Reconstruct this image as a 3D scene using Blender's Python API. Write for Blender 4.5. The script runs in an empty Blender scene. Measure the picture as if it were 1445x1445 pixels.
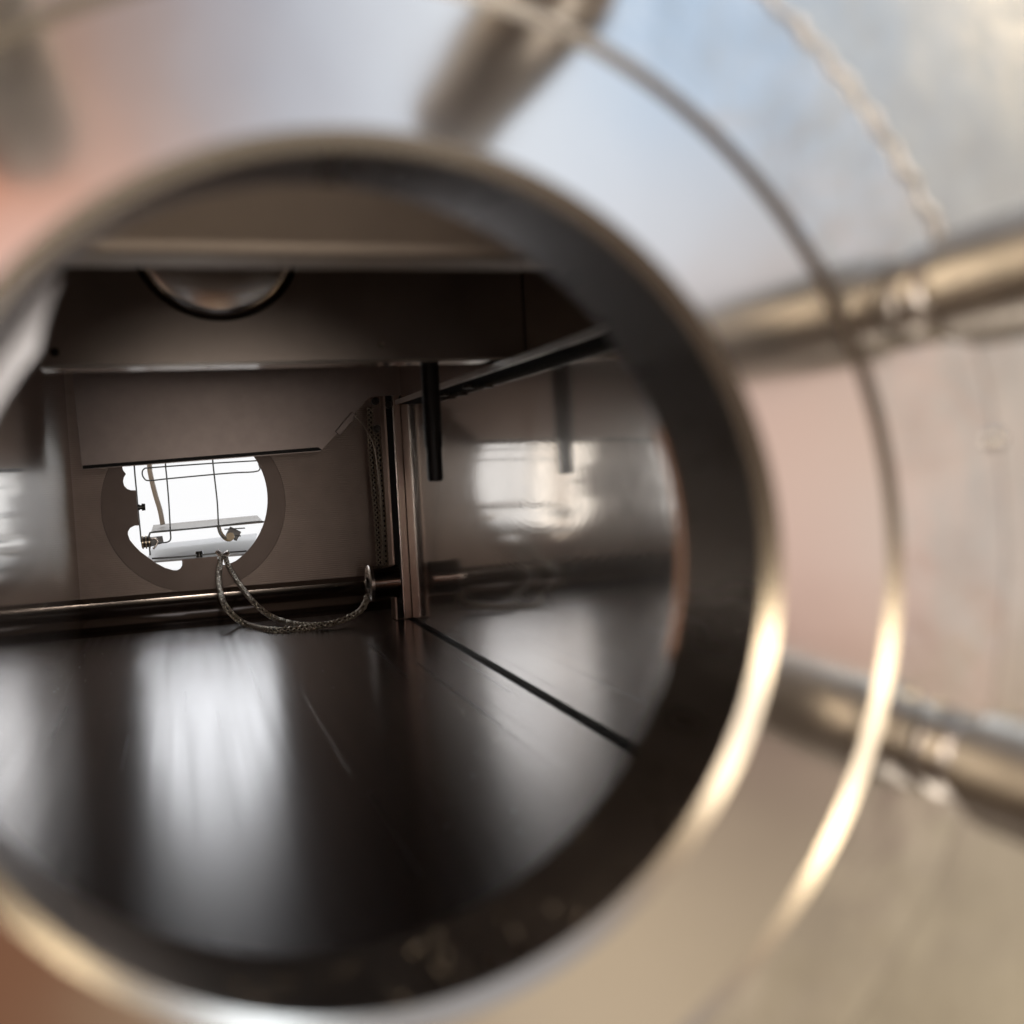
import bpy, bmesh, math, random
from mathutils import Vector, Matrix
random.seed(7)
MM = 0.001
sc = bpy.context.scene
col = sc.collection
PI = math.pi

# ------------------------------------------------------------------ camera
# chamber axes: X right, Y into the chamber, Z up; the lens stands at the origin, units in millimetres
CAMX = Vector((0.94888822, -0.31125679, -0.05225279))
CAMY = Vector((0.0645244, 0.02925222, 0.9974873))
CAMF = Vector((0.30894618, 0.94987553, -0.04784075))
cd = bpy.data.cameras.new('camera')
cam = bpy.data.objects.new('camera', cd); col.objects.link(cam)
cam.matrix_world = Matrix(((CAMX.x, CAMY.x, -CAMF.x, 0), (CAMX.y, CAMY.y, -CAMF.y, 0), (CAMX.z, CAMY.z, -CAMF.z, 0), (0, 0, 0, 1)))
cd.sensor_width = 36; cd.lens = 36; cd.clip_start = 0.002; cd.clip_end = 20
cd.dof.use_dof = True; cd.dof.focus_distance = 0.46; cd.dof.aperture_fstop = 36 / 2.5
sc.camera = cam

# ------------------------------------------------------------------ world: a soft room seen by the metal
def lin(c):
    return tuple(((v / 255) / 12.92 if v / 255 <= 0.04045 else ((v / 255 + 0.055) / 1.055) ** 2.4) for v in c)
w = bpy.data.worlds.new('World'); sc.world = w; w.use_nodes = True
nt = w.node_tree; N = nt.nodes; L = nt.links
for n in list(N): N.remove(n)
tc = N.new('ShaderNodeTexCoord')
def ray(px, py):
    v = CAMF + CAMX * ((px - 722.5) / 1445) + CAMY * (-(py - 722.5) / 1445)
    return v
# room colours by direction (direction vector, colour, brightness, width)
def facing(px, py):
    v = ray(px, py).normalized(); return Vector((v.x, -v.y, v.z))
ROOM = [
    ((0, 290), (206, 122, 82)), ((-60, 380), (206, 126, 86)), ((90, 300), (180, 134, 108)), ((30, 120), (168, 128, 104)), ((130, 60), (130, 106, 92)), ((200, 140), (172, 152, 140)),
    ((300, 110), (144, 147, 158)), ((400, 60), (146, 150, 166)), ((450, 150), (176, 180, 190)), ((520, 130), (200, 206, 216)), ((590, 60), (234, 240, 246)),
    ((700, 100), (226, 232, 240)), ((780, 230), (222, 226, 232)), ((860, 180), (208, 216, 226)), ((960, 90), (164, 196, 228)), ((930, 330), (216, 218, 224)), ((1010, 250), (196, 200, 208)),
    ((1090, 130), (176, 192, 210)), ((1060, 420), (190, 186, 184)), ((1120, 520), (186, 158, 144)), ((1110, 600), (210, 168, 148)), ((1160, 640), (214, 186, 172)),
    ((1190, 740), (216, 198, 188)), ((1110, 830), (204, 162, 146)), ((1290, 900), (208, 160, 138)), ((1110, 980), (128, 110, 102)), ((1120, 1120), (116, 98, 84)), ((1030, 1250), (172, 154, 132)),
    ((900, 1400), (186, 166, 140)), ((1300, 1220), (178, 162, 140)), ((1420, 1380), (186, 168, 140)), ((1200, 1400), (160, 142, 116)), ((1380, 200), (190, 187, 182)), ((1250, 60), (186, 188, 190)),
    ((1220, 280), (168, 168, 168)), ((1430, 560), (196, 188, 178)), ((1300, 620), (206, 168, 138)), ((1400, 760), (172, 170, 168)), ((1330, 760), (222, 210, 196)), ((1420, 980), (190, 174, 152)),
    ((25, 500), (196, 200, 210)), ((20, 1410), (118, 78, 56)), ((250, 1440), (140, 116, 90)),
]
lobes = [(facing(*p), lin(c), 1.16, 260.) for p, c in ROOM]
for d, c, s in (((-1, -.2, .2), (120, 100, 84), .7), ((1, -.1, .1), (120, 104, 92), .7), ((0, -.3, 1), (190, 190, 196), .8),
                ((0, -.3, -1), (120, 96, 76), .55), ((0, 1, .1), (150, 144, 136), .6), ((-.8, -.6, .4), (190, 165, 135), .9),
                ((-.5, -1, -.2), (120, 90, 70), .6), ((-.7, -.5, -.4), (100, 88, 78), .6), ((-.7, -.5, -.1), (110, 94, 82), .6), ((-.3, -.5, -.7), (112, 98, 86), .6), ((.3, -.4, -.85), (160, 150, 134), .7), ((.7, -.4, -.6), (160, 140, 122), .7), ((-.3, -1, -.9), (110, 82, 62), .5), ((-.6, .8, 0), (150, 130, 110), .6), ((.7, .7, 0), (120, 110, 100), .6)):
    lobes.append((Vector(d).normalized(), lin(c), s, 12.))
acc = None; wacc = None
for d, c, s, k in lobes:
    dp = N.new('ShaderNodeVectorMath'); dp.operation = 'DOT_PRODUCT'; L.new(tc.outputs['Generated'], dp.inputs[0]); dp.inputs[1].default_value = d
    m = N.new('ShaderNodeMath'); m.operation = 'MULTIPLY_ADD'; L.new(dp.outputs['Value'], m.inputs[0]); m.inputs[1].default_value = k; m.inputs[2].default_value = -k
    e = N.new('ShaderNodeMath'); e.operation = 'EXPONENT'; L.new(m.outputs[0], e.inputs[0])
    if k < 50:
        e2 = N.new('ShaderNodeMath'); e2.operation = 'MULTIPLY'; L.new(e.outputs[0], e2.inputs[0]); e2.inputs[1].default_value = .04; e = e2
    vm = N.new('ShaderNodeVectorMath'); vm.operation = 'SCALE'; vm.inputs[0].default_value = [v * s for v in c]; L.new(e.outputs[0], vm.inputs['Scale'])
    if acc is None: acc, wacc = vm.outputs[0], e.outputs[0]
    else:
        a = N.new('ShaderNodeVectorMath'); a.operation = 'ADD'; L.new(acc, a.inputs[0]); L.new(vm.outputs[0], a.inputs[1]); acc = a.outputs[0]
        b = N.new('ShaderNodeMath'); b.operation = 'ADD'; L.new(wacc, b.inputs[0]); L.new(e.outputs[0], b.inputs[1]); wacc = b.outputs[0]
inv = N.new('ShaderNodeMath'); inv.operation = 'DIVIDE'; inv.inputs[0].default_value = 1; L.new(wacc, inv.inputs[1])
fin = N.new('ShaderNodeVectorMath'); fin.operation = 'SCALE'; L.new(acc, fin.inputs[0]); L.new(inv.outputs[0], fin.inputs['Scale'])
bg = N.new('ShaderNodeBackground'); L.new(fin.outputs[0], bg.inputs['Color']); bg.inputs['Strength'].default_value = 1.0
wo = N.new('ShaderNodeOutputWorld'); L.new(bg.outputs[0], wo.inputs['Surface'])

# ------------------------------------------------------------------ lamps (room lamps that glint in the chamfers and studs, plus added fill lamps)
def lamp(name, d, dist, size, watts, colr):
    ld = bpy.data.lights.new(name, 'AREA'); ld.shape = 'DISK'; ld.size = size; ld.energy = watts; ld.color = colr
    o = bpy.data.objects.new(name, ld); col.objects.link(o)
    p = Vector(d).normalized() * dist; o.location = p
    o.rotation_euler = (Vector((.015, .076, -.01)) - p).to_track_quat('-Z', 'Y').to_euler()
    return o
WARM = (1, .78, .50); SOFT = (1, .90, .80)
lamp('room_and_fill_lamp', (-.82, -.58, .13), 1.2, .16, .85, WARM)
lamp('room_and_fill_lamp', (-.66, -.62, .44), 1.2, .15, .75, WARM)
lamp('room_and_fill_lamp', (-.72, -.50, .30), 1.2, .60, 1.25, SOFT)
lamp('room_and_fill_lamp', (.80, -.42, .46), 1.2, .28, 1.9, WARM)
lamp('room_and_fill_lamp', (.50, -.25, .82), 1.2, .30, 1.4, (.80, .90, 1))
lamp('room_and_fill_lamp', (.01, -1, .02), .5, .13, 1.15, SOFT)  # added fill lamp behind the lens, brightens the interior through the port
lamp('room_and_fill_lamp', (.1, -.6, -.8), .6, .22, .7, SOFT)  # added low fill lamp, brightens the crossbar from below

sc.view_settings.view_transform = 'Standard'; sc.view_settings.look = 'None'
sc.view_settings.exposure = 0; sc.view_settings.gamma = 1; sc.view_settings.use_curve_mapping = False
sc.render.engine = 'CYCLES'
cy = sc.cycles
cy.use_denoising = True; cy.max_bounces = 12; cy.glossy_bounces = 10; cy.diffuse_bounces = 4
cy.caustics_reflective = True; cy.sample_clamp_indirect = 12; cy.blur_glossy = 0.3

# ------------------------------------------------------------------ materials
def mat(name, base, metal=1., rough=.3, bump=None, var=None, aniso=0., rvar=None, coord='Object'):
    """bump: (scale xyz, strength, distance); var: (scale xyz, amount) colour mottling; rvar: (scale xyz, lo, hi)"""
    m = bpy.data.materials.new(name); m.use_nodes = True
    t = m.node_tree; p = t.nodes['Principled BSDF']
    p.inputs['Base Color'].default_value = (*base, 1); p.inputs['Metallic'].default_value = metal; p.inputs['Roughness'].default_value = rough
    if aniso:
        p.inputs['Anisotropic'].default_value = aniso
        tv = t.nodes.new('ShaderNodeCombineXYZ'); tv.inputs[1].default_value = 1.0; t.links.new(tv.outputs[0], p.inputs['Tangent'])
    co = t.nodes.new('ShaderNodeTexCoord').outputs[coord]
    def noise(scale, detail=4):
        mp = t.nodes.new('ShaderNodeMapping'); mp.inputs['Scale'].default_value = scale; t.links.new(co, mp.inputs[0])
        n = t.nodes.new('ShaderNodeTexNoise'); n.inputs['Scale'].default_value = 1; n.inputs['Detail'].default_value = detail; t.links.new(mp.outputs[0], n.inputs[0])
        return n.outputs['Fac']
    if bump:
        b = t.nodes.new('ShaderNodeBump'); b.inputs['Strength'].default_value = bump[1]; b.inputs['Distance'].default_value = bump[2]
        t.links.new(noise(bump[0]), b.inputs['Height']); t.links.new(b.outputs[0], p.inputs['Normal'])
    if var:
        r = t.nodes.new('ShaderNodeMapRange'); r.inputs[1].default_value = .3; r.inputs[2].default_value = .7; r.inputs[3].default_value = 1 - var[1]; r.inputs[4].default_value = 1 + var[1]
        t.links.new(noise(var[0]), r.inputs[0])
        s = t.nodes.new('ShaderNodeVectorMath'); s.operation = 'SCALE'; s.inputs[0].default_value = base; t.links.new(r.outputs[0], s.inputs['Scale']); t.links.new(s.outputs[0], p.inputs['Base Color'])
    if rvar:
        r = t.nodes.new('ShaderNodeMapRange'); r.inputs[1].default_value = .3; r.inputs[2].default_value = .7; r.inputs[3].default_value = rvar[1]; r.inputs[4].default_value = rvar[2]
        t.links.new(noise(rvar[0]), r.inputs[0]); t.links.new(r.outputs[0], p.inputs['Roughness'])
    return m
def emit(name, c, s):
    m = bpy.data.materials.new(name); m.use_nodes = True; p = m.node_tree.nodes['Principled BSDF']
    p.inputs['Base Color'].default_value = (.02, .02, .02, 1); p.inputs['Emission Color'].default_value = (*c, 1); p.inputs['Emission Strength'].default_value = s
    return m

M_face = mat('turned_steel_face', (.90, .89, .88), 1, .14, bump=((14, 14, 14), .25, .002), rvar=((60, 60, 60), .11, .17))
M_bore = mat('bored_steel', (.47, .44, .42), 1, .24, rvar=((400, 30, 400), .26, .33))
M_cham = mat('chamfer_steel', (.76, .72, .66), 1, .22)
M_outer = mat('scuffed_flange', (.84, .84, .84), 1, .17, bump=((120, 120, 120), .24, .0014), var=((170, 170, 170), .10))
M_rim = mat('rough_edge', (.80, .78, .75), .9, .42, bump=((500, 500, 500), .6, .001), var=((300, 300, 300), .2))
M_cast = mat('blasted_aluminium', (.81, .81, .80), 1, .19, bump=((90, 90, 90), .13, .0022), var=((150, 150, 150), .09))
M_stud = mat('stud_steel', (.50, .46, .41), 1, .3, var=((300, 300, 300), .15))
M_highlight = mat('coppery_highlight', (.24, .15, .11), 1, .42)
M_collar = mat('collar_steel', (.50, .51, .54), 1, .45)
M_glint = mat('glint_steel', (.9, .88, .84), 1, .06)
M_sole = mat('polished_sole', (.75, .73, .71), 1, .14)
M_speck = mat('speck', (.62, .52, .38), 1, .45)
M_back = mat('milled_back', (.50, .405, .355), .5, .55, var=((120, 120, 120), .06))
M_side = mat('polished_side', (.84, .79, .74), 1, .10, bump=((12, 6, 20), .008, .0006), rvar=((300, 300, 300), .075, .11), aniso=.3)
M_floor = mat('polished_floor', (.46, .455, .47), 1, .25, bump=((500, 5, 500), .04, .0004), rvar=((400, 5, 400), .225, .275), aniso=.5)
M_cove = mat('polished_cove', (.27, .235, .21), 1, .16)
M_slab = mat('satin_sheet', (.42, .35, .325), .5, .48, var=((200, 200, 200), .05))
M_bar = mat('warm_bar', (.72, .62, .52), .35, .5, var=((80, 80, 80), .05))
M_block = mat('dark_block', (.28, .24, .215), .8, .40, var=((50, 50, 50), .12))
M_boss = mat('boss_steel', (.70, .67, .65), 1, .2)
M_black = mat('black_gap_and_shade', (.01, .009, .009), 0, .7)
M_rod = mat('black_rod', (.03, .028, .03), .3, .42)
M_rail = mat('rail_steel', (.9, .88, .85), 1, .3)
M_railb = mat('rail_black', (.012, .012, .012), 0, .95)
M_post = mat('post_steel', (.48, .37, .31), .9, .35)
M_edge = mat('bright_edge', (.8, .75, .7), 1, .25)
M_screw = mat('screw_dark', (.10, .095, .09), 1, .3)
M_braid = mat('tinned_braid', (.62, .56, .48), 1, .28)
M_ring = mat('ring_plate', (.35, .275, .24), .2, .65, var=((60, 60, 60), .08))
M_wire = mat('wire_steel', (.20, .21, .21), 1, .4)
M_white = mat('white_paint', (.85, .85, .85), 0, .5)
M_beige = mat('beige_sheet', (.20, .18, .16), .2, .5)
M_cream = mat('cream_plastic', (.62, .47, .27), 0, .35)
M_cord = mat('cord', (.55, .5, .43), 0, .7)
M_grey = mat('grey_plastic', (.35, .35, .35), 0, .5)
M_kraft = mat('kraft_card', (.55, .36, .2), 0, .8)
M_panel = emit('light_panel', (.985, .99, 1), .96)
M_hidden = emit('hidden_emitter', (.96, .98, 1), 5.0)
M_mirrorglow = emit('mirror_glow', (1, .93, .84), 1.7)
M_coolglow = emit('cool_mirror_glow', (.88, .94, 1), 4.2)
M_ptfe = mat('tray_white', (.40, .41, .43), 0, .3)

# fine horizontal milling lines on the back wall
def lines(m, freq, amt):
    t = m.node_tree; p = t.nodes['Principled BSDF']
    tcn = t.nodes.new('ShaderNodeTexCoord'); wv = t.nodes.new('ShaderNodeTexWave'); wv.bands_direction = 'Z'; wv.inputs['Scale'].default_value = freq; wv.inputs['Distortion'].default_value = .6; wv.inputs['Detail'].default_value = 2
    t.links.new(tcn.outputs['Object'], wv.inputs[0])
    b = t.nodes.new('ShaderNodeBump'); b.inputs['Strength'].default_value = amt; b.inputs['Distance'].default_value = .0003
    t.links.new(wv.outputs['Fac'], b.inputs['Height']); t.links.new(b.outputs[0], p.inputs['Normal'])
lines(M_back, 330, .36)

def rings(m, cy_, cz_, scale, amt):
    t = m.node_tree; p = t.nodes['Principled BSDF']
    tcn = t.nodes.new('ShaderNodeTexCoord'); mp = t.nodes.new('ShaderNodeMapping'); mp.inputs['Location'].default_value = (0, -cy_, -cz_); t.links.new(tcn.outputs['Object'], mp.inputs[0])
    mp2 = t.nodes.new('ShaderNodeMapping'); mp2.inputs['Scale'].default_value = (0, .45, 1); t.links.new(mp.outputs[0], mp2.inputs[0])
    wv = t.nodes.new('ShaderNodeTexWave'); wv.wave_type = 'RINGS'; wv.rings_direction = 'SPHERICAL'; wv.inputs['Scale'].default_value = scale; wv.inputs['Distortion'].default_value = 3; wv.inputs['Detail'].default_value = 4; wv.inputs['Detail Scale'].default_value = 3
    t.links.new(mp2.outputs[0], wv.inputs[0])
    old = p.inputs['Normal'].links[0].from_socket if p.inputs['Normal'].links else None
    b = t.nodes.new('ShaderNodeBump'); b.inputs['Strength'].default_value = amt; b.inputs['Distance'].default_value = .0001
    t.links.new(wv.outputs['Fac'], b.inputs['Height'])
    if old: t.links.new(old, b.inputs['Normal'])
    t.links.new(b.outputs[0], p.inputs['Normal'])
def haze_mix(m, rough, fac, aniso):
    t = m.node_tree; p = t.nodes['Principled BSDF']; out = t.nodes['Material Output']
    g = t.nodes.new('ShaderNodeBsdfPrincipled'); g.inputs['Metallic'].default_value = 1; g.inputs['Roughness'].default_value = rough; g.inputs['Anisotropic'].default_value = aniso
    g.inputs['Base Color'].default_value = p.inputs['Base Color'].default_value
    tv = t.nodes.new('ShaderNodeCombineXYZ'); tv.inputs[1].default_value = 1; t.links.new(tv.outputs[0], g.inputs['Tangent'])
    mx = t.nodes.new('ShaderNodeMixShader'); mx.inputs[0].default_value = fac; t.links.new(p.outputs[0], mx.inputs[1]); t.links.new(g.outputs[0], mx.inputs[2]); t.links.new(mx.outputs[0], out.inputs['Surface'])
haze_mix(M_side, .30, .24, .5)
rings(M_side, .255, -.005, 190, .030)

# ------------------------------------------------------------------ builders
def obj(name, bm, m, parent=None, smooth=False, bevel=0.):
    me = bpy.data.meshes.new(name); bmesh.ops.recalc_face_normals(bm, faces=bm.faces[:])
    bm.to_mesh(me); bm.free()
    for v in me.vertices: v.co *= MM
    if smooth:
        for p in me.polygons: p.use_smooth = True
    me.materials.append(m)
    o = bpy.data.objects.new(name, me); col.objects.link(o)
    if parent: o.parent = parent
    if bevel:
        b = o.modifiers.new('bevel', 'BEVEL'); b.width = bevel * MM; b.segments = 2; b.limit_method = 'ANGLE'
    if smooth == 'auto':
        pass
    return o
def rootat(name, loc, label, cat, group=None):
    o = bpy.data.objects.new(name, None); col.objects.link(o); o.empty_display_size = .01
    o['label'] = label; o['category'] = cat
    if group: o['group'] = group
    return o
def tag(o, label, cat, group=None):
    o['label'] = label; o['category'] = cat
    if group: o['group'] = group
    return o
def box(bm, x0, x1, y0, y1, z0, z1):
    vs = [bm.verts.new((x, y, z)) for z in (z0, z1) for y in (y0, y1) for x in (x0, x1)]
    for f in ((0, 1, 3, 2), (4, 6, 7, 5), (0, 4, 5, 1), (2, 3, 7, 6), (0, 2, 6, 4), (1, 5, 7, 3)):
        bm.faces.new([vs[i] for i in f])
def B(*a):
    bm = bmesh.new()
    for q in (a if isinstance(a[0], (tuple, list)) else [a]): box(bm, *q)
    return bm
def lathe_y(bm, prof, cx=0, cz=0, seg=160, skew=None, closed=False):
    """profile of (r, y[, cx, cz]) turned about the Y direction"""
    rings = []
    for q in prof:
        r, y = q[0], q[1]; x0, z0 = (q[2], q[3]) if len(q) > 2 else (cx, cz)
        rings.append([bm.verts.new((x0 + r * math.cos(2 * PI * i / seg), y, z0 + r * math.sin(2 * PI * i / seg))) for i in range(seg)])
    n = len(rings)
    for k in range(n if closed else n - 1):
        a, b = rings[k], rings[(k + 1) % n]
        for i in range(seg): bm.faces.new((a[i], a[(i + 1) % seg], b[(i + 1) % seg], b[i]))
    return rings
def plate_hole(bm, x0, x1, z0, z1, y, cx, cz, r, seg=160):
    """rectangle in the plane Y = y with a round hole"""
    ring = []; outer = []
    for i in range(seg):
        a = 2 * PI * i / seg; c, s = math.cos(a), math.sin(a)
        ring.append(bm.verts.new((cx + r * c, y, cz + r * s)))
        ts = []
        if c > 1e-9: ts.append((x1 - cx) / c)
        if c < -1e-9: ts.append((x0 - cx) / c)
        if s > 1e-9: ts.append((z1 - cz) / s)
        if s < -1e-9: ts.append((z0 - cz) / s)
        t = min(ts); outer.append(bm.verts.new((cx + t * c, y, cz + t * s)))
    for i in range(seg): bm.faces.new((ring[i], ring[(i + 1) % seg], outer[(i + 1) % seg], outer[i]))
    corners = [(x1, z1), (x0, z1), (x0, z0), (x1, z0)]
    for (X, Z) in corners:
        a = math.atan2(Z - cz, X - cx) % (2 * PI); i = int(a / (2 * PI) * seg)
        v = bm.verts.new((X, y, Z)); p, q = outer[i], outer[(i + 1) % seg]
        bm.faces.new((p, q, v))
    return ring, outer
def plate_solid(x0, x1, z0, z1, y0, y1, cx, cz, r):
    bm = bmesh.new()
    a, oa = plate_hole(bm, x0, x1, z0, z1, y0, cx, cz, r); b, ob = plate_hole(bm, x0, x1, z0, z1, y1, cx, cz, r)
    n = len(a)
    for i in range(n):
        bm.faces.new((a[i], a[(i + 1) % n], b[(i + 1) % n], b[i]))
    bm.edges.ensure_lookup_table()
    box2 = [(x0, x1, z0), (x0, x1, z1)]
    for (p, q) in (((x0, z0), (x1, z0)), ((x1, z0), (x1, z1)), ((x1, z1), (x0, z1)), ((x0, z1), (x0, z0))):
        vs = [bm.verts.new((p[0], y0, p[1])), bm.verts.new((q[0], y0, q[1])), bm.verts.new((q[0], y1, q[1])), bm.verts.new((p[0], y1, p[1]))]
        bm.faces.new(vs)
    bmesh.ops.remove_doubles(bm, verts=bm.verts[:], dist=1e-4)
    return bm
def catmull(pts, n=8):
    P = [Vector(p) for p in pts]; P = [2 * P[0] - P[1]] + P + [2 * P[-1] - P[-2]]; out = []
    for i in range(1, len(P) - 2):
        for k in range(n):
            t = k / n; a, b, c, d = P[i - 1], P[i], P[i + 1], P[i + 2]
            out.append(.5 * ((2 * b) + (c - a) * t + (2 * a - 5 * b + 4 * c - d) * t * t + (3 * b - a - 3 * c + d) * t ** 3))
    out.append(P[-2]); return out
def frames(P):
    T = []
    for i in range(len(P)):
        T.append((P[min(i + 1, len(P) - 1)] - P[max(i - 1, 0)]).normalized())
    n = T[0].orthogonal().normalized(); R = []
    for t in T:
        n = (n - t * n.dot(t)).normalized(); R.append((t, n, t.cross(n)))
    return R
def tube(bm, pts, r, seg=10, smooth_n=0):
    P = catmull(pts, smooth_n) if smooth_n else [Vector(p) for p in pts]
    F = frames(P); rings = []
    for p, (t, n, b) in zip(P, F):
        rings.append([bm.verts.new(p + (n * math.cos(2 * PI * i / seg) + b * math.sin(2 * PI * i / seg)) * r) for i in range(seg)])
    for a, c in zip(rings, rings[1:]):
        for i in range(seg): bm.faces.new((a[i], a[(i + 1) % seg], c[(i + 1) % seg], c[i]))
    bm.faces.new(rings[0]); bm.faces.new(rings[-1][::-1])
def at(px, py, Y):
    """point of the plane at depth Y (mm) behind a spot measured on the photograph"""
    v = ray(px, py); return v * (Y / v.y)
def poly_prism(bm, pts, dy):
    a = [bm.verts.new(p) for p in pts]; b = [bm.verts.new(Vector(p) + Vector((0, dy, 0))) for p in pts]
    n = len(a); bm.faces.new(a); bm.faces.new(b[::-1])
    for i in range(n): bm.faces.new((a[i], b[i], b[(i + 1) % n], a[(i + 1) % n]))
def cyl(bm, p, q, r, seg=32, r2=None):
    p, q = Vector(p), Vector(q); t = (q - p).normalized(); n = t.orthogonal().normalized(); b = t.cross(n); r2 = r if r2 is None else r2
    A = [bm.verts.new(p + (n * math.cos(2 * PI * i / seg) + b * math.sin(2 * PI * i / seg)) * r) for i in range(seg)]
    C = [bm.verts.new(q + (n * math.cos(2 * PI * i / seg) + b * math.sin(2 * PI * i / seg)) * r2) for i in range(seg)]
    for i in range(seg): bm.faces.new((A[i], A[(i + 1) % seg], C[(i + 1) % seg], C[i]))
    bm.faces.new(A); bm.faces.new(C[::-1])
def autosmooth(o, deg=35):
    for p in o.data.polygons: p.use_smooth = True
    try: o.data.set_sharp_from_angle(angle=math.radians(deg))
    except Exception: pass
    return o

# ------------------------------------------------------------------ chamber
XL, XR, ZF, ZT, YF, YB = -43., 89., -62.3, 66., 88., 480.
CX, CZ = 14.6, -9.0
W = 8.
ch = rootat('vacuum_chamber', (0, 0, 0), 'polished steel vacuum chamber seen through its open round front port', 'chamber')
# front wall, far behind the flange face
obj('front_wall', plate_solid(XL - W, XR + W + 24, ZF - W - 10, ZT + W, 76.6, YF, CX, CZ, 45.0), M_cast, ch)
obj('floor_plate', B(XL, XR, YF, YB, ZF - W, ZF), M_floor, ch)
obj('side_wall', B(XR, XR + W, YF + .01, YB + W, ZF - W, ZT), M_side, ch)
obj('side_wall', B(XL - W, XL, YF + .01, YB + W, ZF - W, ZT), M_side, ch)
obj('ceiling_plate', B(XL - W, XR + W, YF + .01, YB + W, ZT, ZT + W), M_back, ch)
WX, WZ, WR = 7.4, -11.2, 39.6
bk = obj('back_wall', plate_solid(XL, XR, ZF - W, ZT, YB, YB + W, WX, WZ, WR), M_back, ch)
# rounded cove where back wall meets floor
bm = bmesh.new(); prof = [(YB - .1, -49.5)]
for i in range(0, 13):
    a = PI / 2 * i / 12; prof.append((YB - 2.5 - 17 + 17 * math.cos(a), -51.5 - 10.6 * math.sin(a)))
prof += [(YB - 30, ZF + .05), (YB - .1, ZF + .05)]
va = [bm.verts.new((XL + .05, y, z)) for y, z in prof]; vb = [bm.verts.new((XR - .05, y, z)) for y, z in prof]
for i in range(len(prof)): bm.faces.new((va[i], va[(i + 1) % len(prof)], vb[(i + 1) % len(prof)], vb[i]))
bm.faces.new(va); bm.faces.new(vb[::-1])
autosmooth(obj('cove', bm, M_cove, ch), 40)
# seam along the right foot of the wall
obj('seam', B(XR - 1.3, XR - .02, YF + 5, YB - 31, ZF + .02, ZF + .5), M_black, ch)

# port flange: bore, inner chamfer, mirror face, stepped rim and outer ring
fl = obj('port_face', (lambda b: (lathe_y(b, [(34.25, 76.0), (45.0, 76.0)], CX, CZ, 256), b)[1])(bmesh.new()), M_face, ch)
bm = bmesh.new(); lathe_y(bm, [(33.0, 77.25, CX, CZ), (32.9, 84, 13.5, -8.8), (32.9, 88.0, 12.7, -8.6)], seg=256)
lathe_y(bm, [(32.9, 88.0, 12.7, -8.6), (36.5, 88.4, 12.7, -8.6)], seg=256)
bo = obj('bore', bm, M_bore, ch, smooth=True)
bm = bmesh.new(); lathe_y(bm, [(34.25, 76.0), (33.0, 77.25)], CX, CZ, 256)
obj('bore_chamfer', bm, M_cham, ch)
bm = bmesh.new(); lathe_y(bm, [(45.85, 75.15), (45.0, 76.0)], CX, CZ, 256)
obj('step_chamfer', bm, M_cham, ch)
bm = bmesh.new(); lathe_y(bm, [(45.85, 75.15), (57.2, 75.15)], CX, CZ, 256)
obj('outer_ring', bm, M_outer, ch, smooth=False)
bm = bmesh.new(); lathe_y(bm, [(57.2, 75.15), (57.5, 75.3), (57.6, 76.6)], CX, CZ, 256)
obj('outer_edge', bm, M_outer, ch, smooth=True)
bm = bmesh.new(); random.seed(3)
path = []; rr_ = []
for i in range(90):
    a = math.radians(22 + 44 * i / 89); path.append(Vector((CX + (57.7 + .25 * math.sin(i * .9)) * math.cos(a), 75.0, CZ + (57.7 + .25 * math.sin(i * .9)) * math.sin(a))))
rings = []
for i, (p, (t, n_, b_)) in enumerate(zip(path, frames(path))):
    R_ = (.30 + .20 * math.sin(i * .31) ** 2 + random.uniform(-.06, .06)) * min(1, i / 8 + .2, (89 - i) / 8 + .2)
    rings.append([bm.verts.new(p + (n_ * math.cos(2 * PI * k / 12) + b_ * math.sin(2 * PI * k / 12)) * R_) for k in range(12)])
for a, c in zip(rings, rings[1:]):
    for k in range(12): bm.faces.new((a[k], a[(k + 1) % 12], c[(k + 1) % 12], c[k]))
bm.faces.new(rings[0]); bm.faces.new(rings[-1][::-1])
obj('weld_bead', bm, M_rim, ch, smooth=True)
bm = bmesh.new(); gp = at(1403, 620, 74.7); gn = (-gp.normalized() + Vector((-.82, -.58, .13)).normalized()).normalized()
cyl(bm, gp, gp + gn * .35, .9, 28, .5)  # added facet, tilted to send a lamp glint to the lens
obj('glint_facet', bm, M_glint, ch, smooth=True)
# coppery strip painted in for the rim highlight at the inner end of the bore
bm = bmesh.new()
tube(bm, [(12.7 + 32.75 * math.cos(math.radians(a)), 88.3, -8.6 + 32.75 * math.sin(math.radians(a))) for a in range(-20, 21, 2)], .32, 10)
gk = obj('rim_highlight', bm, M_highlight, None, smooth=True); tag(gk, 'painted coppery highlight curving along the right inner end of the port bore', 'highlight')
# bright lip of a collar at the upper left, just behind the bore
bm = bmesh.new(); R0, R1 = 30.4, 33.2
def arcpt(r, a, y): return bm.verts.new((12.7 + r * math.cos(a), y, -8.6 + r * math.sin(a)))
prev = None
for i in range(41):
    a = math.radians(129 + 50 * i / 40); k = min(1, i / 8, (40 - i) / 8)
    ri = R1 - (R1 - R0) * k
    row = [arcpt(ri, a, 93.0), arcpt(R1 + .2, a, 92.9), arcpt(R1 + .2, a, 95), arcpt(ri, a, 94)]
    if prev:
        for q in range(4): bm.faces.new((prev[q], prev[(q + 1) % 4], row[(q + 1) % 4], row[q]))
    prev = row
obj('collar_lip', bm, M_collar, ch, smooth=False)
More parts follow.
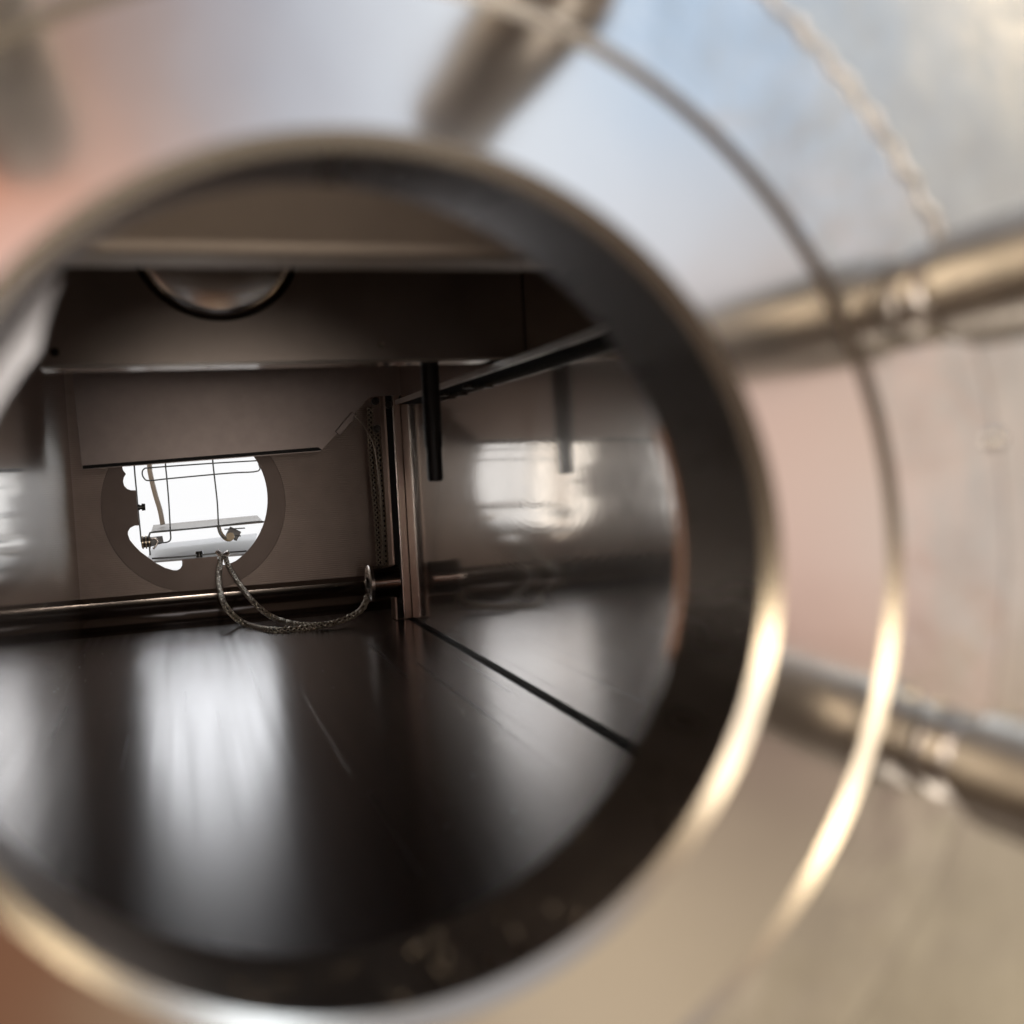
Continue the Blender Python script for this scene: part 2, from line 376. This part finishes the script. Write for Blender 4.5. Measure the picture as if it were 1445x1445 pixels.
# glinting specks on the lower side of the bore
bm = bmesh.new(); random.seed(11)
for i in range(48):
    a = math.radians(random.uniform(-112, -42)); y = random.uniform(78.5, 86.5); f = (y - 77.4) / 10.6
    c = Vector((14.6 - 1.9 * f + 32.85 * math.cos(a), y, -9 + .4 * f + 32.85 * math.sin(a)))
    bmesh.ops.create_icosphere(bm, subdivisions=1, radius=random.choice((.06, .09, .12, .2)), matrix=Matrix.Translation(c))
sp = obj('metal_grit', bm, M_speck, None); tag(sp, 'tiny warm glinting grit on the lower side of the port bore', 'grit'); sp['kind'] = 'stuff'

# ------------------------------------------------------------------ threaded studs round the port
def stud_mesh():
    bm = bmesh.new(); seg = 48; pitch = 1.5; L0, L1 = 4.5, 42.0; steps = 16; n = int((L1 - L0) / pitch * steps)
    rings = []
    def ring(y, f):
        rings.append([bm.verts.new((f(i) * math.cos(2 * PI * i / seg), -y, f(i) * math.sin(2 * PI * i / seg))) for i in range(seg)])
    ring(0.0, lambda i: 3.0); ring(.7, lambda i: 3.9); ring(1.6, lambda i: 4.2); ring(2.8, lambda i: 4.1); ring(3.9, lambda i: 3.9)
    for k in range(n + 1):
        y = L0 + k / steps * pitch
        fade = min(1, k / steps / 1.5)
        def f(i, k=k, fade=fade):
            ph = (k / steps - i / seg) % 1.0; return 4.2 + (.8 * abs(2 * ph - 1)) * fade
        ring(y, f)
    ring(L1 + .8, lambda i: 3.4)
    for a, b in zip(rings, rings[1:]):
        for i in range(seg): bm.faces.new((a[i], a[(i + 1) % seg], b[(i + 1) % seg], b[i]))
    bm.faces.new(rings[0]); bm.faces.new(rings[-1][::-1])
    return bm
st0 = obj('threaded_stud', stud_mesh(), M_stud, None, smooth=True)
SL = {69: 'brownish threaded stud standing above the port, between blue-white reflections',
      24: 'golden threaded stud right of the port at eye level of its upper half',
      -21: 'dark threaded stud with silvery lit threads, lowest on the right of the port',
        121: 'threaded stud at the upper left of the port, mostly out of view'}
for i, a in enumerate((69, 24, -21, 121)):
    o = st0 if i == 0 else st0.copy()
    if i: col.objects.link(o)
    r = 53.2
    o.location = Vector((CX + r * math.cos(math.radians(a)), 75.15, CZ + r * math.sin(math.radians(a)))) * MM
    tag(o, SL[a], 'stud', 'threaded studs round the front port')

# ------------------------------------------------------------------ upper fittings inside
bar = obj('cross_bar', B(XL + .05, XR - .05, 141, 152, 29.5, ZT - .05), M_bar, None, bevel=1.6)
tag(bar, 'satin brown crossbar high inside the port, nearest the viewer', 'crossbar')
hb = rootat('header_block', (0, 0, 0), 'dark block spanning the chamber top with a round window boss', 'block')
BY = 255.
HX, HZ = at(305, 333, BY).x, at(305, 333, BY).z
obj('block_body', plate_solid(-28, XR - .3, 27.6, ZT - .05, BY, BY + 10, HX, HZ, 20.1), M_block, hb, bevel=.3)
bm = bmesh.new(); cyl(bm, (HX, BY + 6, HZ), (HX, BY + 9.9, HZ), 20.05, 96)
obj('gap', bm, M_black, hb)
bm = bmesh.new(); lathe_y(bm, [(.01, BY - .6), (10, BY - .4), (17, BY + .3), (18.6, BY + 1), (19.3, BY + 2), (19.3, BY + 6.5)], HX, HZ, 96)
obj('boss', bm, M_boss, hb, smooth=True)
obj('block_sole', B(-27.8, XR - .5, BY + .3, BY + 9.8, 26.9, 27.58), M_sole, hb)
p = at(77, 497, BY - .1); bm = bmesh.new(); cyl(bm, p, p + Vector((0, -.25, 0)), 1.0, 24); obj('screw_hole', bm, M_black, hb)
p = at(538, 486, BY - .1); bm = bmesh.new(); cyl(bm, p, p + Vector((0, -1.2, 0)), .9, 24, .5); obj('screw', bm, M_edge, hb, smooth=True)

# hanging sheet in front of the back port
SY = 412.
sh = rootat('hanging_sheet', (0, 0, 0), 'plain satin metal sheet hanging before the back wall, right corner cut off', 'sheet')
outl = [at(94, 448, SY), at(116, 663, SY), at(452, 637, SY), at(457, 632, SY), at(521, 560, SY), at(597, 555, SY), at(597, 455, SY)]
bm = bmesh.new(); poly_prism(bm, outl, 1.2); obj('sheet_web', bm, M_slab, sh)
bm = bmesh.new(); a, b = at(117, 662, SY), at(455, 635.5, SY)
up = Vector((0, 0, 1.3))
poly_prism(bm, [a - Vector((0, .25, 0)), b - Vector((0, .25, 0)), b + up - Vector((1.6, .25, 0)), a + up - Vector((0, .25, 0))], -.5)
obj('lip_shade', bm, M_black, sh, bevel=.2)  # black strip painted in for the shade on the sheet's down-turned bottom fold
bm = bmesh.new(); q0, q1 = at(476, 612, SY - 1), at(500, 584, SY - 1); d = (q1 - q0)
nrm = Vector((-d.z, 0, d.x)).normalized() * 1.3
poly_prism(bm, [q0 - nrm, q1 - nrm, q1 + nrm, q0 + nrm], -.9); obj('clip', bm, M_slab, sh, bevel=.3)

# rail along the right wall
rl = rootat('wall_rail', (0, 0, 0), 'thin bright-sided rail with a black underside running along the right wall', 'rail')
obj('rail_side', B(XR - 8.0, XR - 7.4, 92, 386, 24.4, 26.2), M_rail, rl)
obj('rail_base', B(XR - 7.4, XR - .1, 92, 386, 24.5, 26), M_railb, rl)
for y in (330, 345, 300): 
    bm = bmesh.new(); cyl(bm, (XR - 3.2, y, 24.5), (XR - 3.2, y, 23.2), 1.7, 20); obj('rail_screw', bm, M_screw, rl)

# black rod hanging in front of the right wall
RY = 281.
a, b = at(604, 470, RY), at(614.5, 679, RY)
d = (b - a).normalized()
rd = rootat('hanging_rod', (0, 0, 0), 'short black rod hanging down before the mirror-bright right wall', 'rod')
bm = bmesh.new(); cyl(bm, a - d * 26, b - d * 9.5, 2.55, 40); obj('rod_shaft', bm, M_rod, rd, smooth=False)
bm = bmesh.new(); cyl(bm, b - d * 9.5, b - d * .5, 2.25, 40); cyl(bm, b - d * .5, b, 2.25, 40, 1.8); autosmooth(obj('rod_tip', bm, M_rod, rd))
autosmooth(rd.children[0])

# upright post at the far right corner
ps = rootat('corner_post', (0, 0, 0), 'narrow upright channel post with brown face at the far right corner', 'post')
PY = 414.
xa = lambda px, y=700: at(px, y, PY).x
obj('post_face', B(XR - 3.0, XR - .3, PY, PY + 3, ZF + .5, 31), M_post, ps)
obj('post_edge', B(XR - 3.5, XR - 3.0, PY - .2, PY + 3, ZF + .5, 31), M_edge, ps)
obj('post_groove', B(XR - 6.2, XR - 3.5, PY + 2.0, PY + 3, ZF + .5, 31), M_black, ps)
obj('post_lip', B(XR - 7.0, XR - 6.2, PY - .3, PY + 8, ZF + .5, 31), M_post, ps)
for px, py in ((530, 566), (549, 571), (568, 562), (532, 605)):
    c = at(px, py, PY - 1); bm = bmesh.new()
    cyl(bm, c + Vector((0, 2, 0)), c, 1.55, 20); cyl(bm, c, c - Vector((0, 1.0, 0)), 1.3, 20, .8)
    autosmooth(obj('post_screw', bm, M_screw, ps))


# ------------------------------------------------------------------ back port: retaining ring plate with odd opening
rg = rootat('retaining_ring', (0, 0, 0), 'flat dark ring plate with notched opening set in the back wall', 'ring')
def zp(X, Y): return (130 + X / 4.983, 620 + Y / 4.983)
op = [(210, 190), (216, 215), (237, 243), (222, 268), (217, 295), (224, 325), (245, 348), (272, 358), (303, 358), (308, 362), (312, 430), (320, 520), (330, 600), (326, 606),
      (300, 606), (268, 622), (252, 648), (251, 668), (264, 708), (300, 752), (340, 792), (400, 836), (450, 872), (510, 904), (570, 922), (598, 922), (620, 910), (633, 888),
      (633, 862), (630, 848), (760, 835), (878, 822), (884, 845), (888, 868), (910, 884), (950, 884)]
cc = (708, 425); Rr = 527
def an(p): return math.atan2(p[1] - cc[1], p[0] - cc[0])
a0 = an((975, 868)); a1 = an((225, 190)) - 0.0
a = a0
pts = list(op)
k = 0
while True:
    a -= math.radians(4)
    if a < -math.pi + math.radians(26): break
    pts.append((cc[0] + Rr * math.cos(a), cc[1] + Rr * math.sin(a)))
inner = [at(*zp(*p), YB) for p in pts]
cen = Vector((WX, YB, WZ))
# resample by angle: connect inner outline to outer circle
n = len(inner); outer = []
for v in inner:
    dd = Vector((v.x - WX, 0, v.z - WZ)).normalized(); outer.append(Vector((WX, YB, WZ)) + dd * 39.3)
def ring_plate(inner, outer, y0, y1):
    from mathutils.geometry import tessellate_polygon
    bm = bmesh.new(); seg = 120
    oc = [Vector((WX + 39.45 * math.cos(2 * PI * i / seg), 0, WZ + 39.45 * math.sin(2 * PI * i / seg))) for i in range(seg)]
    ic = [Vector((v.x, 0, v.z)) for v in inner]
    tr = tessellate_polygon([[Vector((v.x, v.z, 0)) for v in oc], [Vector((v.x, v.z, 0)) for v in ic]])
    allp = oc + ic
    A = [bm.verts.new((v.x, y0, v.z)) for v in allp]; Bv = [bm.verts.new((v.x, y1, v.z)) for v in allp]
    for t in tr:
        try: bm.faces.new([A[i] for i in t]); bm.faces.new([Bv[i] for i in t][::-1])
        except ValueError: pass
    for off, m in ((0, seg), (seg, len(ic))):
        for i in range(m):
            j = (i + 1) % m; bm.faces.new((A[off + i], A[off + j], Bv[off + j], Bv[off + i]))
    return bm
obj('ring_plate', ring_plate(inner, outer, YB - .2, YB + 1.6), M_ring, rg)
bm = bmesh.new(); lathe_y(bm, [(36, YB + 1.7), (41, YB + 1.7), (41, YB + 3), (36, YB + 3)], WX, WZ, 120, closed=True); obj('ring_gap', bm, M_black, rg)
def screw(p, d, parent, r=1.6, h=1.5, name='screw'):
    p = Vector(p); d = Vector(d).normalized(); bm = bmesh.new()
    cyl(bm, p, p + d * .8, r * .8, 24); cyl(bm, p + d * .8, p + d * (.8 + h * .35), r * .6, 24); cyl(bm, p + d * (.8 + h * .35), p + d * (h + .8), r, 24, r * .85)
    return autosmooth(obj(name, bm, M_screw, parent))
screw(at(*zp(322, 478), YB + 3), (1, 0, 0), rg, 1.7, 2.3)
screw(at(*zp(755, 828), YB + 3), (0, 0, 1), rg, 1.8, 1.9)

# ------------------------------------------------------------------ behind the back port: bright light box
lb = rootat('light_box', (0, 0, 0), 'bright white backlit box seen through the back port', 'light box')
obj('glow_panel', B(-150, 190, 640, 644, -120, 140), M_panel, lb)
YT = 489.
def wire(name, pts, Y, r, label, sm=6, m=M_wire, parent=None, cat='wire', group='thin wires behind the back port'):
    P = [at(*zp(x, y), Y if not isinstance(Y, list) else Y[i]) for i, (x, y) in enumerate(pts)]
    bm = bmesh.new(); tube(bm, P, r, 8, sm); o = obj(name, bm, m, parent, smooth=True)
    if label: tag(o, label, cat, group)
    return o
wire('wire_loop', [(1170, 165), (1168, 222), (1000, 235), (840, 248), (540, 276), (400, 290), (366, 274), (352, 240), (366, 208), (430, 198), (850, 168), (1160, 150)], 500, .34, 'long flat wire loop across the top of the back port opening', 4)
wire('bent_wire', [(515, 120), (517, 190), (527, 290), (540, 450), (550, 640), (552, 700), (532, 721), (490, 727), (452, 724)], 496, .34, 'upright bent wire hooked leftward at its foot in the back port')
wire('bent_wire', [(846, 100), (850, 170), (860, 260), (880, 440), (888, 590), (895, 645), (915, 682), (945, 697)], 496, .36, 'upright bent wire near the middle of the back port')
wire('guard_wire', [(408, 815), (404, 760), (398, 700), (404, 668), (440, 650), (700, 628), (900, 607), (1180, 577), (1210, 600), (1190, 640)], 498, .38, 'long wire frame in front of the beige shelf behind the port')
wire('tab_edge_wire', [(296, 180), (303, 270), (313, 370), (322, 480), (334, 600), (346, 720)], YB + 4, .34, 'thin vertical wire along the left tab of the ring opening', 3)
wire('rest_wire', [(420, 838), (620, 826), (880, 801), (1085, 785)], 486, .4, 'straight wire along the bottom tab of the ring opening', 2)
c = wire('cord', [(410, 120), (404, 200), (420, 290), (448, 400), (478, 500), (497, 600)], 540, 1.2, 'beige cord hanging at the left of the bright back port', 5, M_cord, None, 'cord', None)
# beige shelf and tray
def quad(name, pts, th, m, label, cat, parent=None):
    bm = bmesh.new(); t = [bm.verts.new(p) for p in pts]; b = [bm.verts.new(Vector(p) - Vector((0, 0, th))) for p in pts]
    bm.faces.new(t); bm.faces.new(b[::-1])
    for i in range(len(t)): bm.faces.new((t[i], t[(i + 1) % len(t)], b[(i + 1) % len(t)], b[i]))
    o = obj(name, bm, m, parent)
    if label: tag(o, label, cat)
    return o
quad('shelf', [at(*zp(415, 652), 502), at(*zp(1205, 578), 502), at(*zp(1160, 534), 570), at(*zp(430, 602), 570)], .6, M_beige, 'narrow beige shelf crossing behind the back port', 'shelf')
quad('tray', [at(*zp(380, 860), 492), at(*zp(1130, 800), 492), at(*zp(1160, 660), 600), at(*zp(430, 740), 600)], .8, M_ptfe, 'pale grey tray at the bottom of the bright back port', 'tray')
# connector
cn = rootat('connector', (0, 0, 0), 'small dark ribbed connector at the lower left of the back port', 'connector')
p = at(*zp(345, 725), 500)
bm = bmesh.new(); cyl(bm, p, p + Vector((4.2, 0, .3)), 2.6, 24); autosmooth(obj('connector_body', bm, M_screw, cn))
for k in range(3):
    q = p + Vector((.4 + k * 1.5, 0, 0)); bm = bmesh.new(); cyl(bm, q, q + Vector((.6, 0, 0)), 3.1, 24); autosmooth(obj('rib', bm, mat('brass_dark', (.45, .38, .28), 1, .3), cn))
bm = bmesh.new(); cyl(bm, p + Vector((4.2, 0, 0)), p + Vector((9.6, 0, .7)), 2.2, 24, 1.7); autosmooth(obj('connector_nose', bm, M_grey, cn))
wire('connector_pin', [(415, 700), (440, 695), (462, 715), (450, 745), (430, 770)], 494, .45, None, 4, M_edge, cn)
# cream hook
hk = rootat('hook', (0, 0, 0), 'small cream hooked fitting at the lower right of the back port', 'hook')
wire('hook_arm', [(890, 615), (905, 660), (935, 695), (965, 705), (988, 685), (978, 660)], 520, .95, None, 5, M_cream, hk)
bm = bmesh.new(); p = at(*zp(970, 680), 521); cyl(bm, p, p + Vector((0, -3, 0)), 1.9, 24); autosmooth(obj('hook_end', bm, M_cream, hk))
bm = bmesh.new(); p = at(*zp(955, 645), 528); cyl(bm, p, p + Vector((5, 0, -3)), 2.6, 24); autosmooth(obj('hook_base', bm, M_grey, hk))
wire('hook_pin', [(930, 632), (1000, 628), (1075, 624)], 526, .3, None, 2, M_wire, hk)
wire('hook_pin', [(985, 668), (1020, 680), (1045, 678)], 524, .35, None, 2, M_wire, hk)
obj('mirror_glow', B(-150, -46, 630, 634, -70, 20), M_mirrorglow, lb)  # added glow outside the direct view, brightens the right wall's reflection
obj('mirror_glow', B(66, 190, 630, 634, -70, 20), M_coolglow, lb)  # added cool glow outside the direct view, brightens the left wall's reflection
obj('hidden_glow', B((-90, 110, 632, 636, 24, 40), (-90, 110, 632, 636, 52, 68), (-90, 110, 632, 636, 80, 96)), M_hidden, lb)  # added emitters hidden above the view, brighten and lengthen the floor reflection
tag(obj('card_strip', B(-56, -49, 604, 606, -80, 60), M_kraft), 'brown card strip beside the light box, seen mirrored in the right wall', 'card')
tag(obj('grey_plate', B(-120, -74, 606, 609, -80, 60), M_grey, bevel=1), 'grey plate beside the light box, seen mirrored in the right wall', 'plate')

# ------------------------------------------------------------------ braided strap
bs = rootat('braided_strap', (0, 0, 0), 'woven metal strap drooping from back port to a round lug', 'strap')
def braid(path, R, parent, r=.36, turns_mm=6.5, n=3):
    P = catmull(path, 14)
    # even resample
    S = [0.]
    for a, b in zip(P, P[1:]): S.append(S[-1] + (b - a).length)
    L_ = S[-1]; m = int(L_ / .35); Q = []; j = 0
    for i in range(m + 1):
        s = L_ * i / m
        while j < len(S) - 2 and S[j + 1] < s: j += 1
        t = (s - S[j]) / max(1e-9, S[j + 1] - S[j]); Q.append(P[j].lerp(P[j + 1], t))
    F = frames(Q); bm = bmesh.new()
    core = bmesh.new(); tube(core, Q, R * .62, 10); obj('braid_core', core, M_screw, parent, smooth=True)
    for sgn in (1, -1):
        for k in range(n):
            pts = []
            for i, (q, (t, nn, b)) in enumerate(zip(Q, F)):
                s = L_ * i / m; a = 2 * PI * (sgn * s / turns_mm + k / n)
                rr = R + .13 * math.cos(n * 2 * PI * s / turns_mm + PI * k) * sgn
                pts.append(q + (nn * math.cos(a) + b * math.sin(a)) * rr)
            tube(bm, pts, r, 5)
    return obj('braid', bm, M_braid, parent, smooth=True)
LY = 407.
lug = at(521, 823, LY)
def fl_(px, py, z=-61.2):
    v = ray(px, py); return v * (z / v.z)
braid([at(313, 784, 484), at(310, 797, 478), at(309, 822, 462), at(318, 855, 436), fl_(345, 880), fl_(385, 889), fl_(430, 886), fl_(475, 878, -60), at(508, 862, 412), at(519, 842, LY)], .95, bs)
braid([at(318, 786, 484), at(323, 800, 478), at(338, 824, 462), at(358, 850, 440), fl_(385, 871, -59.5), fl_(420, 881, -60.5), fl_(460, 881, -60), at(495, 871, 416), at(512, 857, 410), at(520, 840, LY)], .85, bs)
bm = bmesh.new(); tube(bm, [at(306, 778, 486), at(314, 784, 485), at(322, 780, 486)], 1.3, 10, 3); obj('strap_end', bm, M_edge, bs, smooth=True)
# lug disc on a stub
st = rootat('wall_stub', (0, 0, 0), 'short polished stub with a round end face low on the right wall', 'stub')
bm = bmesh.new(); cyl(bm, (lug.x + 1.2, LY, lug.z), (at(561, 823, LY).x, LY, lug.z), 6.7, 64); autosmooth(obj('stub_body', bm, M_cove, st))
bm = bmesh.new()
seg = 64; rings = []
for (r, x) in ((2.6, 0.2), (2.6, -.5), (3.4, -.7), (6.6, -.7), (7.4, -.2), (7.4, 1.1)):
    rings.append([bm.verts.new((lug.x + x, LY + r * math.cos(2 * PI * i / seg), lug.z + r * math.sin(2 * PI * i / seg))) for i in range(seg)])
for a, b in zip(rings, rings[1:]):
    for i in range(seg): bm.faces.new((a[i], a[(i + 1) % seg], b[(i + 1) % seg], b[i]))
autosmooth(obj('lug_ring', bm, M_edge, st))
bm = bmesh.new(); cyl(bm, (lug.x + .3, LY, lug.z), (lug.x - 1.2, LY, lug.z), 2.3, 6); obj('lug_screw', bm, M_screw, st)

# upright braids in the corner and the fine wire
vb = rootat('upright_braid', (0, 0, 0), 'dull woven cable pair standing upright in the far right corner', 'cable')
braid([at(522, 575, 440), at(524, 640, 440), at(531, 720, 440), at(536, 800, 440)], 1.1, vb)
braid([at(531, 600, 436), at(536, 660, 436), at(541, 730, 436), at(544, 800, 436)], 1.1, vb)
bm = bmesh.new(); tube(bm, [at(500, 587, 400), at(508, 594, 400), at(518, 608, 401), at(528, 630, 402), at(534, 665, 404), at(538, 705, 406), at(541, 760, 410), at(543, 795, 414)], .3, 8, 6)
tag(obj('fine_wire', bm, M_braid, None, smooth=True), 'fine silvery wire curving from the sheet clip down the corner', 'wire')

# dust on the floor plate
bm = bmesh.new(); random.seed(5)
for i in range(70):
    px, py = (random.gauss(110, 60), random.gauss(940, 30)) if i < 30 else (random.uniform(0, 860), random.uniform(900, 1180))
    v = ray(px, py); p = v * ((ZF + .05) / v.z)
    if p.x > XR - 3 or p.x < XL + 1 or p.y > YB - 35: continue
    bmesh.ops.create_icosphere(bm, subdivisions=1, radius=random.uniform(.05, .14), matrix=Matrix.Translation(p))
d = obj('dust', bm, M_white); tag(d, 'pale dust specks scattered on the dark polished floor', 'dust'); d['kind'] = 'stuff'
fb = [ray(*q) for q in ((733, 925), (738, 919), (743, 922), (740, 928))]
bm = bmesh.new(); tube(bm, [v * ((ZF + .12) / v.z) for v in fb], .09, 6, 4); tag(obj('fibre', bm, M_white, None, smooth=True), 'tiny pale curled fibre lying on the floor right of the post', 'fibre')

# hairline scratches in the floor plate
bm = bmesh.new()
for a, b in (((112, 930), (28, 1150)), ((425, 975), (500, 1100)), ((330, 920), (352, 980)), ((640, 990), (668, 1022)), ((205, 930), (196, 1060)), ((530, 905), (560, 960)), ((720, 1070), (790, 1130)), ((62, 1000), (20, 1080))):
    va, vb_ = ray(*a), ray(*b); pa, pb = va * ((ZF + .01) / va.z), vb_ * ((ZF + .01) / vb_.z)
    tube(bm, [pa, pa.lerp(pb, .5) + Vector((random.uniform(-.4, .4), 0, 0)), pb], .02, 5, 6)
obj('scratches', bm, M_edge, ch, smooth=True)
